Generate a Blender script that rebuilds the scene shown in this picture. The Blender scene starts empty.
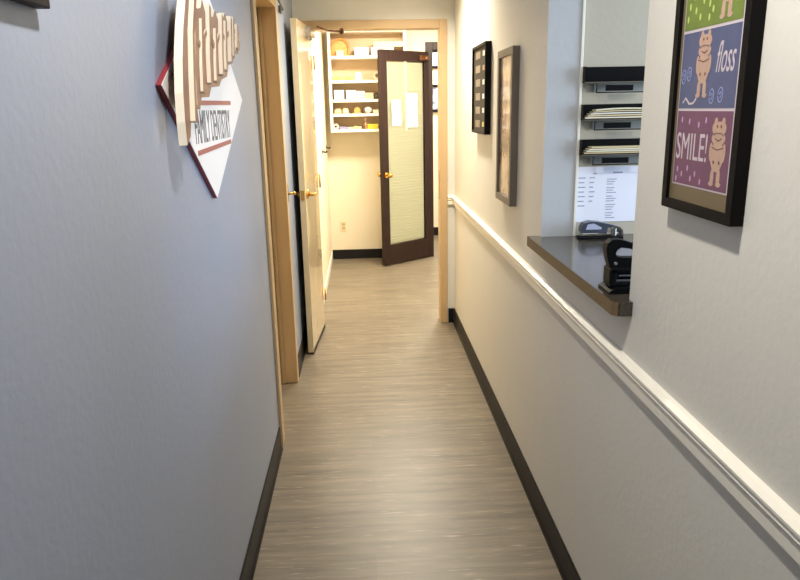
import bpy, bmesh, math, random
from mathutils import Vector, Matrix
random.seed(7)
SC = bpy.context.scene
COL = SC.collection

# ---------------------------------------------------------------- camera
cam_data = bpy.data.cameras.new('camera')
cam = bpy.data.objects.new('camera', cam_data)
COL.objects.link(cam)
Rv = Vector((0.99839508, -0.05336358, -0.01896311))
Uv = Vector((0.0318667, 0.2525528, 0.96705822))
Fv = Vector((0.0468165, 0.96611045, -0.253848))
cam.matrix_world = Matrix(((Rv.x, Uv.x, -Fv.x, 0), (Rv.y, Uv.y, -Fv.y, 0), (Rv.z, Uv.z, -Fv.z, 1.52), (0, 0, 0, 1)))
cam_data.sensor_fit = 'HORIZONTAL'
cam_data.sensor_width = 36
cam_data.lens = 691.73 / 800 * 36
cam_data.clip_start = 0.02
SC.camera = cam

# ---------------------------------------------------------------- world, lights, exposure
W = bpy.data.worlds.new('world')
SC.world = W
W.use_nodes = True
W.node_tree.nodes['Background'].inputs[0].default_value = (0.75, 0.85, 1.0, 1)
W.node_tree.nodes['Background'].inputs[1].default_value = 1.5
SC.view_settings.view_transform = 'Standard'
SC.view_settings.look = 'None'
SC.view_settings.gamma = 1
SC.view_settings.use_curve_mapping = False
SC.view_settings.exposure = 0.0


def area_light(name, loc, size, power, color, aim=(0, 0, -1), size_y=None, spread=180):
    d = bpy.data.lights.new(name, 'AREA')
    d.energy = power
    d.color = color
    d.spread = math.radians(spread)
    if size_y:
        d.shape = 'RECTANGLE'
        d.size = size
        d.size_y = size_y
    else:
        d.shape = 'DISK'
        d.size = size
    o = bpy.data.objects.new(name, d)
    COL.objects.link(o)
    o.location = loc
    o.rotation_euler = Vector(aim).to_track_quat('-Z', 'Y').to_euler()
    return o


CEIL = 2.44
DOWNLIGHTS = [(0.08, 1.0), (0.34, 3.98)]
NEUTRAL = (1.0, 0.94, 0.86)
WARM = (1.0, 0.90, 0.73)
area_light('downlight_beam', (0.08, 1.0, CEIL - 0.012), 0.10, 20.5, NEUTRAL)
area_light('downlight_beam', (0.34, 3.98, CEIL - 0.012), 0.11, 32, WARM, spread=140)
area_light('store_room_beam', (0.55, 6.05, CEIL - 0.055), 1.1, 112, WARM, size_y=0.28)
area_light('back_hall_beam', (1.3, 7.85, CEIL - 0.03), 0.3, 60, (1, 0.93, 0.8))
area_light('daylight_window', (2.95, 1.55, 1.6), 1.7, 72, (0.60, 0.77, 1.0), aim=(-1, 0.06, -0.02), size_y=1.25)
area_light('office_beam', (1.7, 0.9, CEIL - 0.03), 0.5, 8, NEUTRAL)


# ---------------------------------------------------------------- materials
def lin(c):
    return tuple(((v / 255) / 12.92 if v / 255 <= 0.04045 else ((v / 255 + 0.055) / 1.055) ** 2.4) for v in c)


def mat(name, rgb, rough=0.6, metal=0.0, spec=0.5, bump=0.0, bscale=200, var=0.0, vscale=5, coat=0.0, vstretch=(1, 1, 1), trans=0.0, croug=0.05):
    m = bpy.data.materials.new(name)
    m.use_nodes = True
    nt = m.node_tree
    b = nt.nodes['Principled BSDF']
    c = (*lin(rgb), 1)
    b.inputs['Base Color'].default_value = c
    b.inputs['Roughness'].default_value = rough
    b.inputs['Metallic'].default_value = metal
    b.inputs['Specular IOR Level'].default_value = spec
    b.inputs['Coat Weight'].default_value = coat
    b.inputs['Coat Roughness'].default_value = croug
    b.inputs['Transmission Weight'].default_value = trans
    tc = nt.nodes.new('ShaderNodeTexCoord')
    if var > 0:
        mp = nt.nodes.new('ShaderNodeMapping')
        mp.inputs['Scale'].default_value = vstretch
        nt.links.new(tc.outputs['Object'], mp.inputs[0])
        n = nt.nodes.new('ShaderNodeTexNoise')
        n.inputs['Scale'].default_value = vscale
        n.inputs['Detail'].default_value = 5
        nt.links.new(mp.outputs[0], n.inputs['Vector'])
        r = nt.nodes.new('ShaderNodeValToRGB')
        r.color_ramp.elements[0].position = 0.3
        r.color_ramp.elements[1].position = 0.7
        r.color_ramp.elements[0].color = tuple(max(0, v * (1 - var)) for v in c[:3]) + (1,)
        r.color_ramp.elements[1].color = tuple(min(1, v * (1 + var)) for v in c[:3]) + (1,)
        nt.links.new(n.outputs['Fac'], r.inputs[0])
        nt.links.new(r.outputs[0], b.inputs['Base Color'])
    if bump > 0:
        n2 = nt.nodes.new('ShaderNodeTexNoise')
        n2.inputs['Scale'].default_value = bscale
        n2.inputs['Detail'].default_value = 3
        nt.links.new(tc.outputs['Object'], n2.inputs['Vector'])
        bp = nt.nodes.new('ShaderNodeBump')
        bp.inputs['Strength'].default_value = bump
        bp.inputs['Distance'].default_value = 0.004
        nt.links.new(n2.outputs['Fac'], bp.inputs['Height'])
        nt.links.new(bp.outputs[0], b.inputs['Normal'])
    return m


def emit_mat(name, rgb, strength):
    m = mat(name, rgb)
    b = m.node_tree.nodes['Principled BSDF']
    b.inputs['Emission Color'].default_value = (*lin(rgb), 1)
    b.inputs['Emission Strength'].default_value = strength
    return m


M = {}
M['wall'] = mat('cream_wall_paint', (220, 217, 207), 0.5, bump=0.2, bscale=60, var=0.01, spec=0.35)
M['wall_blue'] = mat('blue_grey_wall_paint', (148, 158, 178), 0.42, bump=0.2, bscale=60, var=0.015, spec=0.45)
M['wall_store'] = mat('store_room_wall_paint', (228, 216, 190), 0.6, bump=0.2, bscale=55)
M['office_wall'] = mat('office_wall_paint', (184, 177, 160), 0.6, bump=0.2, bscale=55)
M['reveal'] = mat('daylit_grey_reveal', (190, 193, 196), 0.5, bump=0.15, bscale=55)  # same wall, with the cool daylight tone put into the colour
M['ceiling'] = mat('ceiling_paint', (235, 232, 224), 0.9, bump=0.4, bscale=80)
M['white_trim'] = mat('white_gloss_trim', (244, 240, 226), 0.3)
M['black_base'] = mat('black_vinyl_base', (24, 23, 23), 0.5, spec=0.2)
M['tan_frame'] = mat('tan_painted_frame', (196, 166, 124), 0.4, var=0.03, vscale=3)
M['cream_door'] = mat('cream_gloss_door', (226, 206, 166), 0.25, coat=1.0, croug=0.035, var=0.02, vscale=4)
M['espresso'] = mat('espresso_wood', (42, 27, 25), 0.35, var=0.18, vscale=8, vstretch=(6, 6, 0.6), spec=0.3)
M['brass'] = mat('polished_brass', (214, 170, 92), 0.22, metal=1)
M['chrome'] = mat('chrome', (205, 205, 205), 0.18, metal=1)
M['bronze'] = mat('bronze', (120, 84, 62), 0.35, metal=0.9)
M['steel'] = mat('satin_steel', (120, 116, 108), 0.4, metal=1)
M['black_plastic'] = mat('black_plastic', (14, 15, 17), 0.45, spec=0.1)
M['black_frame'] = mat('black_frame_wood', (15, 14, 15), 0.55, spec=0.12)
M['grey_frame'] = mat('weathered_grey_wood', (112, 102, 90), 0.5, var=0.15, vscale=20, vstretch=(1, 1, 0.1))
M['white_lam'] = mat('white_shelf_laminate', (246, 242, 230), 0.4)
M['shade_tan'] = mat('shaded_tan_shelf_back', (208, 180, 146), 0.6, var=0.05, vscale=4)  # warm shade inside the shelves put into the colour
M['paper'] = mat('white_paper', (232, 234, 246), 0.8)
M['ivory_paper'] = mat('ivory_paper', (236, 234, 218), 0.8)
M['ivory'] = mat('ivory_plastic', (226, 212, 178), 0.4)
M['white_plastic'] = mat('white_plastic', (240, 238, 232), 0.4)
M['sign_white'] = mat('sign_white_paint', (246, 242, 240), 0.5)
M['sign_red'] = mat('sign_red_paint', (148, 50, 60), 0.45)
M['sign_bar'] = mat('sign_brick_red_bar', (172, 96, 88), 0.5)
M['sign_text'] = mat('sign_grey_lettering', (96, 92, 96), 0.5)
M['word_face'] = mat('brown_letter_face', (126, 84, 66), 0.4, var=0.15, vscale=14)
M['word_side'] = mat('cream_letter_edge', (250, 240, 220), 0.5)
M['poster_purple'] = mat('poster_purple', (112, 70, 96), 0.5, var=0.06, vscale=30)  # panel colours muted to carry the haze of reflections in the glass
M['poster_blue'] = mat('poster_blue', (80, 88, 122), 0.5, var=0.06, vscale=30)
M['poster_green'] = mat('poster_green', (108, 128, 54), 0.5, var=0.1, vscale=30)
M['poster_pale'] = mat('poster_pale_line', (200, 188, 192), 0.5)
M['poster_lilac'] = mat('poster_lilac_drops', (196, 150, 190), 0.5)
M['poster_lime'] = mat('poster_lime_drops', (186, 204, 110), 0.5)
M['poster_skin'] = mat('poster_tan_critter', (186, 154, 134), 0.5, var=0.06, vscale=60)
M['poster_brown'] = mat('poster_brown_line', (110, 70, 72), 0.5)
M['poster_sky'] = mat('poster_light_blue_curl', (146, 160, 204), 0.5)
M['mat_olive'] = mat('olive_brown_mount', (112, 98, 70), 0.5)
M['mat_dark'] = mat('dark_photo_mount', (50, 44, 38), 0.6, spec=0.2)
M['notice_line'] = mat('notice_grey_print', (150, 150, 172), 0.7)


def counter_mat():
    m = mat('speckled_grey_laminate', (74, 70, 66), 0.22, coat=0.3, croug=0.08)
    nt = m.node_tree
    b = nt.nodes['Principled BSDF']
    tc = nt.nodes.new('ShaderNodeTexCoord')
    v = nt.nodes.new('ShaderNodeTexNoise')
    v.inputs['Scale'].default_value = 330
    v.inputs['Detail'].default_value = 4
    nt.links.new(tc.outputs['Object'], v.inputs['Vector'])
    r = nt.nodes.new('ShaderNodeValToRGB')
    e = r.color_ramp.elements
    e[0].position = 0.38
    e[0].color = (*lin((42, 38, 33)), 1)
    e[1].position = 0.62
    e[1].color = (*lin((86, 77, 65)), 1)
    x = r.color_ramp.elements.new(0.5)
    x.color = (*lin((62, 56, 48)), 1)
    nt.links.new(v.outputs['Fac'], r.inputs[0])
    nt.links.new(r.outputs[0], b.inputs['Base Color'])
    return m


def floor_mat():
    m = mat('taupe_vinyl_planks', (140, 124, 106), 0.38, spec=0.55)
    nt = m.node_tree
    N = nt.nodes.new
    L = nt.links.new
    b = nt.nodes['Principled BSDF']
    tc = N('ShaderNodeTexCoord')
    br = N('ShaderNodeTexBrick')
    br.inputs['Scale'].default_value = 1.0
    br.inputs['Brick Width'].default_value = 0.92
    br.inputs['Row Height'].default_value = 0.152
    br.inputs['Mortar Size'].default_value = 0.0008
    br.inputs['Mortar Smooth'].default_value = 0.3
    br.inputs['Color1'].default_value = (0.46, 0.46, 0.46, 1)
    br.inputs['Color2'].default_value = (0.54, 0.54, 0.54, 1)
    br.inputs['Mortar'].default_value = (0.40, 0.40, 0.40, 1)
    L(tc.outputs['Object'], br.inputs['Vector'])
    mp = N('ShaderNodeMapping')
    mp.inputs['Scale'].default_value = (1.0, 13, 1)
    L(tc.outputs['Object'], mp.inputs[0])
    n1 = N('ShaderNodeTexNoise')
    n1.inputs['Scale'].default_value = 2.2
    n1.inputs['Detail'].default_value = 8
    n1.inputs['Roughness'].default_value = 0.62
    n1.inputs['Distortion'].default_value = 0.3
    L(mp.outputs[0], n1.inputs['Vector'])
    ad = N('ShaderNodeMath')
    ad.operation = 'ADD'
    L(n1.outputs['Fac'], ad.inputs[0])
    L(br.outputs['Color'], ad.inputs[1])
    r = N('ShaderNodeValToRGB')
    e = r.color_ramp.elements
    e[0].position = 0.38
    e[0].color = (*lin((78, 70, 57)), 1)
    e[1].position = 0.62
    e[1].color = (*lin((128, 116, 98)), 1)
    hf = N('ShaderNodeMath')
    hf.operation = 'MULTIPLY'
    hf.inputs[1].default_value = 0.5
    L(ad.outputs[0], hf.inputs[0])
    L(hf.outputs[0], r.inputs[0])
    # sparse pale flecks along the grain
    mp2 = N('ShaderNodeMapping')
    mp2.inputs['Scale'].default_value = (6, 55, 1)
    L(tc.outputs['Object'], mp2.inputs[0])
    n2 = N('ShaderNodeTexNoise')
    n2.inputs['Scale'].default_value = 1.4
    n2.inputs['Detail'].default_value = 4
    L(mp2.outputs[0], n2.inputs['Vector'])
    r2 = N('ShaderNodeValToRGB')
    r2.color_ramp.elements[0].position = 0.60
    r2.color_ramp.elements[0].color = (0, 0, 0, 1)
    r2.color_ramp.elements[1].position = 0.72
    r2.color_ramp.elements[1].color = (0.45, 0.45, 0.45, 1)
    L(n2.outputs['Fac'], r2.inputs[0])
    mx = N('ShaderNodeMix')
    mx.data_type = 'RGBA'
    L(r2.outputs[0], mx.inputs[0])
    L(r.outputs[0], mx.inputs[6])
    mx.inputs[7].default_value = (*lin((180, 172, 158)), 1)
    L(mx.outputs[2], b.inputs['Base Color'])
    bp = N('ShaderNodeBump')
    bp.inputs['Strength'].default_value = 0.06
    bp.inputs['Distance'].default_value = 0.003
    L(n1.outputs['Fac'], bp.inputs['Height'])
    L(bp.outputs[0], b.inputs['Normal'])
    return m


def photo_mat(name, cols, scale):
    m = mat(name, cols[0], 0.25, coat=0.4)
    nt = m.node_tree
    b = nt.nodes['Principled BSDF']
    tc = nt.nodes.new('ShaderNodeTexCoord')
    n = nt.nodes.new('ShaderNodeTexNoise')
    n.inputs['Scale'].default_value = scale
    n.inputs['Detail'].default_value = 2
    nt.links.new(tc.outputs['Object'], n.inputs['Vector'])
    r = nt.nodes.new('ShaderNodeValToRGB')
    for i, c in enumerate(cols):
        p = 0.32 + 0.36 * i / (len(cols) - 1)
        if i == 0:
            e = r.color_ramp.elements[0]
            e.position = p
        elif i == 1:
            e = r.color_ramp.elements[1]
            e.position = p
        else:
            e = r.color_ramp.elements.new(p)
        e.color = (*lin(c), 1)
    nt.links.new(n.outputs['Fac'], r.inputs[0])
    nt.links.new(r.outputs[0], b.inputs['Base Color'])
    return m


M['counter'] = counter_mat()
M['floor'] = floor_mat()
M['photo_warm'] = photo_mat('warm_family_photo', [(92, 70, 60), (158, 122, 104), (196, 168, 146), (222, 208, 190)], 6)
M['photo_cool'] = photo_mat('cool_group_photo', [(60, 62, 80), (150, 160, 186), (230, 234, 244)], 14)


M['edge'] = mat('lit_brown_counter_edge', (112, 94, 68), 0.5, spec=0.2, var=0.12, vscale=60)  # countertop laminate, its warm lit tone put into the colour


def blind_mat():
    m = mat('pale_pleated_blind', (230, 230, 216), 0.5)
    return m


def glass_mat():
    m = bpy.data.materials.new('clear_door_glass')
    m.use_nodes = True
    b = m.node_tree.nodes['Principled BSDF']
    b.inputs['Base Color'].default_value = (0.96, 1, 0.97, 1)
    b.inputs['Roughness'].default_value = 0.03
    b.inputs['Transmission Weight'].default_value = 1
    b.inputs['IOR'].default_value = 1.02
    b.inputs['Coat Weight'].default_value = 0.0
    return m


M['blind'] = blind_mat()
M['glass'] = glass_mat()


# ---------------------------------------------------------------- helpers
def tag(o, label=None, cat=None, group=None, kind=None):
    if label:
        o['label'] = label
    if cat:
        o['category'] = cat
    if group:
        o['group'] = group
    if kind:
        o['kind'] = kind
    return o


class MB:
    def __init__(s):
        s.bm = bmesh.new()

    def box(s, x0, x1, y0, y1, z0, z1, bev=0, mi=0):
        r = bmesh.ops.create_cube(s.bm, size=1)
        vs = r['verts']
        for v in vs:
            v.co = Vector(((x0 + x1) / 2 + v.co.x * (x1 - x0), (y0 + y1) / 2 + v.co.y * (y1 - y0), (z0 + z1) / 2 + v.co.z * (z1 - z0)))
        fs = set(f for v in vs for f in v.link_faces)
        for f in fs:
            f.material_index = mi
        if bev > 0:
            es = list(set(e for v in vs for e in v.link_edges))
            bmesh.ops.bevel(s.bm, geom=es, offset=bev, segments=2, affect='EDGES', profile=0.5)
        return s

    def cyl(s, a, b, r, r2=None, n=20, mi=0):
        a, b = Vector(a), Vector(b)
        d = b - a
        q = d.to_track_quat('Z', 'Y').to_matrix().to_4x4()
        res = bmesh.ops.create_cone(s.bm, cap_ends=True, segments=n, radius1=r, radius2=(r if r2 is None else r2), depth=d.length,
                                    matrix=Matrix.Translation((a + b) / 2) @ q)
        for f in set(f for v in res['verts'] for f in v.link_faces):
            f.material_index = mi
            f.smooth = len(f.verts) == 4
        return s

    def sph(s, c, r, sc=(1, 1, 1), n=14):
        res = bmesh.ops.create_uvsphere(s.bm, u_segments=n, v_segments=n // 2 + 2, radius=r, matrix=Matrix.Translation(c) @ Matrix.Diagonal((*sc, 1)))
        for f in set(f for v in res['verts'] for f in v.link_faces):
            f.smooth = True
        return s

    def prism(s, pts, axis, a0, a1, mi=0, side_mi=None):
        """pts: 2D outline; axis 0: (y,z) along x; 1: (x,z) along y; 2: (x,y) along z"""
        def P(p, a):
            return {0: (a, p[0], p[1]), 1: (p[0], a, p[1]), 2: (p[0], p[1], a)}[axis]
        v0 = [s.bm.verts.new(P(p, a0)) for p in pts]
        v1 = [s.bm.verts.new(P(p, a1)) for p in pts]
        f = [s.bm.faces.new(v0), s.bm.faces.new(v1)]
        for x in f:
            x.material_index = mi
        n = len(pts)
        for i in range(n):
            g = s.bm.faces.new((v0[i], v0[(i + 1) % n], v1[(i + 1) % n], v1[i]))
            g.material_index = mi if side_mi is None else side_mi
        bmesh.ops.recalc_face_normals(s.bm, faces=s.bm.faces)
        return s

    def tube(s, pts, r, n=8):
        pts = [Vector(p) for p in pts]
        for i in range(len(pts) - 1):
            s.cyl(pts[i], pts[i + 1], r, n=n)
        for p in pts[1:-1]:
            s.sph(p, r, n=8)
        return s

    def ribbon(s, pts, w, axis, a0, a1, mi=0, side_mi=None):
        """stroke of width w along a 2D polyline, extruded"""
        pts = [Vector(p) for p in pts]
        L, Rr = [], []
        for i, p in enumerate(pts):
            d = (pts[min(i + 1, len(pts) - 1)] - pts[max(i - 1, 0)])
            d.normalize()
            nrm = Vector((-d.y, d.x)) * (w / 2)
            L.append(p + nrm)
            Rr.append(p - nrm)
        return s.prism(L + Rr[::-1], axis, a0, a1, mi, side_mi)

    def build(s, name, m, parent=None, xf=None):
        bmesh.ops.recalc_face_normals(s.bm, faces=s.bm.faces)
        me = bpy.data.meshes.new(name)
        s.bm.to_mesh(me)
        s.bm.free()
        for x in (m if isinstance(m, (list, tuple)) else [m]):
            me.materials.append(x)
        o = bpy.data.objects.new(name, me)
        COL.objects.link(o)
        if xf is not None:
            me.transform(xf)
        if parent:
            # parents are unrotated/unscaled empties or meshes: keep world coordinates
            o.parent = parent
            o.matrix_parent_inverse = Matrix.Identity(4)
            base = Vector((0, 0, 0))
            q = parent
            while q:
                base += q.location
                q = q.parent
            if base.length > 0:
                me.transform(Matrix.Translation(-base))
        return o


def empty(name, loc, label=None, cat=None, group=None, kind=None):
    o = bpy.data.objects.new(name, None)
    o.empty_display_size = 0.05
    COL.objects.link(o)
    o.location = loc
    return tag(o, label, cat, group, kind)


def text_mesh(name, s, m, parent, basis, width, height, depth=0.001, shear=0.0, bold=0.0):
    """flat lettering fitted to width x height; basis = 4x4 placing local x,y,z at its lower left corner"""
    cu = bpy.data.curves.new('lettering', 'FONT')
    cu.body = s
    cu.size = 1
    cu.shear = shear
    cu.offset = bold
    cu.resolution_u = 4
    to = bpy.data.objects.new('lettering', cu)
    COL.objects.link(to)
    dg = bpy.context.evaluated_depsgraph_get()
    me = bpy.data.meshes.new_from_object(to.evaluated_get(dg))
    bpy.data.objects.remove(to)
    xs = [v.co.x for v in me.vertices]
    ys = [v.co.y for v in me.vertices]
    sx = width / (max(xs) - min(xs))
    sy = height / (max(ys) - min(ys))
    bm = bmesh.new()
    bm.from_mesh(me)
    for v in bm.verts:
        v.co = Vector(((v.co.x - min(xs)) * sx, (v.co.y - min(ys)) * sy, 0))
    r = bmesh.ops.extrude_face_region(bm, geom=bm.faces[:])
    for g in r['geom']:
        if isinstance(g, bmesh.types.BMVert):
            g.co.z += depth
    bpy.data.meshes.remove(me)
    mb = MB()
    mb.bm.free()
    mb.bm = bm
    return mb.build(name, m, parent, xf=basis)


def on_right_wall(x, y, z):   # text reads towards -Y, faces -X
    return Matrix(((0, 0, -1, x), (-1, 0, 0, y), (0, 1, 0, z), (0, 0, 0, 1)))


def on_left_wall(x, y, z):    # text reads towards +Y, faces +X
    return Matrix(((0, 0, 1, x), (1, 0, 0, y), (0, 1, 0, z), (0, 0, 0, 1)))


def struct(name, mb, m, label, cat):
    return tag(mb.build(name, m), label, cat, kind='structure')


XL, XR = -0.429, 0.628
YE = 4.807      # corridor end wall
YB = 7.157      # back wall of the store room
Y0 = -1.6       # wall behind the camera
T = 0.12

# ================================================================ the setting
struct('floor', MB().box(-1.6, 3.2, Y0 - .12, 8.6, -0.1, 0), M['floor'], 'taupe wood-look vinyl floor running down the corridor', 'floor')
struct('ceiling', MB().box(-1.6, 3.2, Y0 - .12, 8.6, CEIL, CEIL + 0.1), M['ceiling'], 'white ceiling over the corridor', 'ceiling')

# left wall with a doorway opening
DY0, DY1, DH = 3.035, 3.765, 2.035
w = MB().box(XL - T, XL, Y0, DY0, 0, CEIL).box(XL - T, XL, DY1, YE, 0, CEIL).box(XL - T, XL, DY0, DY1, DH, CEIL)
struct('wall_left', w, M['wall_blue'], 'blue-grey painted wall on the left of the corridor', 'wall')

# right wall with the pass-through opening
OY0, OY1, OZ0, OZ1 = 1.573, 2.42, 1.03, 2.13
w = MB().box(XR, XR + T, Y0, OY0, 0, CEIL).box(XR, XR + T, OY1, YE + T, 0, CEIL).box(XR, XR + T, OY0, OY1, 0, OZ0).box(XR, XR + T, OY0, OY1, OZ1, CEIL)
wr = w.build('wall_right', [M['wall'], M['reveal']])
for f in wr.data.polygons:      # daylight on the opening's inner faces is put into their grey colour
    c, n = f.center, f.normal
    if XR + 0.01 < c.x < XR + T - 0.01 and OY0 - 0.01 < c.y < OY1 + 0.01 and c.z > OZ0 and abs(n.y) > 0.9:
        f.material_index = 1
tag(wr, 'off-white wall on the right of the corridor with a pass-through opening', 'wall', kind='structure')
# end wall of the corridor
EX0, EX1 = -0.345, 0.535
EH = 2.035
w = MB().box(XL - T, EX0, YE, YE + T, 0, CEIL).box(EX1, XR, YE, YE + T, 0, CEIL).box(EX0, EX1, YE, YE + T, EH, CEIL)
struct('wall_end', w, M['wall'], 'cream wall around the doorway at the corridor end', 'wall')
struct('wall_near', MB().box(XL - T, XR + T, Y0 - T, Y0, 0, CEIL), M['wall'], 'cream wall closing the near end of the corridor', 'wall')
# store room
BX = 0.70
w = MB().box(-0.48, BX, YB, YB + T, 0, CEIL).box(BX, 1.56, YB, YB + T, 2.10, CEIL).box(1.56, 2.4, YB, YB + T, 0, CEIL)
struct('wall_back', w, M['wall_store'], 'bright cream back wall of the room beyond the doorway', 'wall')
struct('wall_store_left', MB().box(-0.48, -0.36, YE + T, YB, 0, CEIL), M['wall_store'], 'cream side wall just inside the far doorway', 'wall')
struct('wall_store_right', MB().box(2.28, 2.4, YE + T, YB, 0, CEIL), M['wall_store'], 'cream right wall of the far room', 'wall')
struct('wall_store_front', MB().box(XR, 2.4, YE + T, YE + T + .1, 0, CEIL), M['wall_store'], 'cream near wall of the far room', 'wall')
struct('wall_hall', MB().box(-0.48, 2.4, 8.4, 8.5, 0, CEIL), M['wall_store'], 'white wall seen through the dark far door', 'wall')
# office behind the pass-through
struct('wall_office_end', MB().box(XR + T, 3.1, 2.432, 2.55, 0, CEIL), M['office_wall'], 'pale grey office wall carrying the black trays', 'wall')
struct('wall_office_near', MB().box(XR + T, 3.1, Y0 - T, Y0, 0, CEIL), M['office_wall'], 'pale office wall behind the counter', 'wall')
w = MB().box(3.0, 3.1, Y0, 0.6, 0, CEIL).box(3.0, 3.1, 2.4, 2.432, 0, CEIL).box(3.0, 3.1, 0.6, 2.4, 0, 0.9).box(3.0, 3.1, 0.6, 2.4, 2.3, CEIL)
struct('wall_office_side', w, M['office_wall'], 'office wall with the daylight window', 'wall')
wf = MB()
for a in (0.6, 1.475, 2.36):
    wf.box(3.02, 3.07, a, a + 0.04, 0.9, 2.3)
wf.box(3.02, 3.07, 0.64, 2.36, 0.9, 0.94).box(3.02, 3.07, 0.64, 2.36, 2.26, 2.3)
struct('window_1', wf, M['white_trim'], 'white office window frame letting in daylight', 'window')

# baseboards
BH = 0.108


def base_y(mb, x, y0, y1, sgn):
    t = 0.006 * sgn
    mb.prism([(x, 0), (x + 2.4 * t, 0), (x + 1.5 * t, 0.006), (x + t, 0.016), (x + t, BH - 0.004), (x + 0.6 * t, BH), (x, BH)], 1, y0, y1)


b = MB(); base_y(b, XL, Y0, 2.955, 1)
struct('baseboard_left', b, M['black_base'], 'black vinyl baseboard along the near left wall', 'baseboard')
b = MB(); base_y(b, XL, 3.84, YE, 1)
struct('baseboard_left_far', b, M['black_base'], 'short black baseboard behind the open cream door', 'baseboard')
b = MB(); base_y(b, XR, Y0, YE, -1)
struct('baseboard_right', b, M['black_base'], 'black vinyl baseboard along the right wall', 'baseboard')
struct('baseboard_end', MB().box(0.582, XR - 0.008, YE - 0.006, YE, 0, BH), M['black_base'], 'small black baseboard piece beside the far doorway frame', 'baseboard')
struct('baseboard_back', MB().box(-0.352, BX - 0.062, YB - 0.008, YB, 0, 0.098, bev=0.002), M['black_base'], 'black baseboard on the back wall of the far room', 'baseboard')
struct('baseboard_hall', MB().box(-0.4, 2.3, 8.391, 8.4, 0, 0.098), M['black_base'], 'black baseboard seen past the dark glass door', 'baseboard')
struct('baseboard_store', MB().box(-0.36, -0.352, YE + T, YB - .009, 0, 0.085, bev=0.002), M['white_trim'], 'white baseboard at the left inside the far doorway', 'baseboard')

# chair rail (structure)
prof = [(0, .866), (.013, .866), (.0135, .893), (.0165, .896), (.0185, .901), (.0160, .904), (.0180, .908), (.021, .912), (.021, .917), (.010, .924), (0, .926)]
rail = MB().prism([(XR - a, z) for a, z in prof], 1, Y0, YE - 0.0005)
rail.prism([(YE - a, z) for a, z in prof], 0, 0.578, XR - 0.0005)
struct('trim_1', rail, M['white_trim'], 'white moulded chair rail along the right wall', 'chair rail')
struct('trim_2', MB().box(XR + T - 0.006, XR + T + 0.003, OY1 - 0.006, OY1 - 0.0003, 1.0655, OZ1 - .0005, bev=0.001), M['white_trim'], 'thin white corner bead at the back edge of the pass-through opening', 'trim')

# ================================================================ doorways and doors
# left side doorway (door_3): tan frame, closed cream leaf deep in the frame
d3 = empty('door_3', (XL, (DY0 + DY1) / 2, 0), 'tan framed side doorway in the left wall', 'door', kind='structure')
f = MB()
for (a, b_) in ((DY0 - 0.06, DY0 + 0.012), (DY1 - 0.012, DY1 + 0.05)):
    f.box(XL, XL + 0.012, a, b_, 0.002, DH + 0.05, bev=0.002)
f.box(XL, XL + 0.012, DY0 + 0.012, DY1 - 0.012, DH - 0.012, DH + 0.05)
f.box(XL - T, XL, DY0, DY0 + 0.012, 0.002, DH - 0.0005).box(XL - T, XL, DY1 - 0.012, DY1, 0.002, DH - 0.0005).box(XL - T, XL, DY0 + .012, DY1 - .012, DH - 0.012, DH - .0005)
f.box(XL - 0.075, XL - 0.06, DY1 - 0.024, DY1 - 0.012, 0.002, DH - 0.012)
f.build('door_frame', M['tan_frame'], d3)
lf = MB().box(XL - T, XL - T + 0.04, DY0 + 0.015, DY1 - 0.015, 0.008, DH - 0.015, bev=0.002).build('door_leaf', M['cream_door'], d3)
cl = MB().box(XL + 0.012, XL + 0.05, 3.52, 3.72, DH + 0.03, DH + 0.085, bev=0.005)
cl.build('door_closer', M['steel'], d3)
ca = MB().tube([(XL + 0.03, 3.66, DH + 0.028), (XL + 0.035, 3.86, DH + 0.0), (XL + 0.02, 4.02, DH + 0.012)], 0.006)
ca.box(XL, XL + .012, 3.99, 4.05, DH - .005, DH + 0.03)
ca.build('closer_arm', M['steel'], d3)

# far doorway (door_1)
d1 = empty('door_1', (-0.305, YE, 0), 'glossy cream door standing open in the far doorway', 'door', kind='structure')
f = MB()
f.box(EX0 - 0.045, EX0 + 0.012, YE - 0.012, YE, 0.004, EH + 0.045, bev=0.002)
f.box(EX1 - 0.010, EX1 + 0.040, YE - 0.014, YE, 0.004, EH + 0.045, bev=0.002)
f.box(EX0 + 0.012, EX1 - 0.010, YE - 0.013, YE, EH - 0.010, EH + 0.045, bev=0.002)
f.box(EX0, EX0 + 0.012, YE, YE + T, 0.004, EH - .0005).box(EX1 - 0.010, EX1, YE, YE + T, 0.004, EH - .0005).box(EX0 + .012, EX1 - .010, YE, YE + T, EH - 0.010, EH - .0005)
f.build('door_frame', M['tan_frame'], d1)
MB().box(EX1 - .012, EX1 - .0095, YE + .03, YE + .055, 0.90, 1.10).build('strike_plate', M['brass'], d1)

# leaf: hinged at the left jamb, swung towards the camera; local x along the leaf
P0 = Vector((-0.313, 4.790, 0))
P1 = Vector((-0.357, 4.225, 0))
dv = (P1 - P0)
LW = dv.length
dv.normalize()
nv = Vector((-dv.y, dv.x, 0))    # (dv is about -Y) -> points +X : face seen by camera
leafM = Matrix(((dv.x, nv.x, 0, P0.x), (dv.y, nv.y, 0, P0.y), (0, 0, 1, 0), (0, 0, 0, 1)))
leaf = MB().box(0, LW, -0.036, 0, 0.012, 2.03, bev=0.0015).build('door_leaf', M['cream_door'], d1, xf=leafM)
sweep = MB().box(0.004, LW - 0.002, -0.034, 0.0015, 0.006, 0.03).build('door_sweep', M['black_base'], leaf, xf=leafM)
sweep.location = (0, 0, 0)


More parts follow.
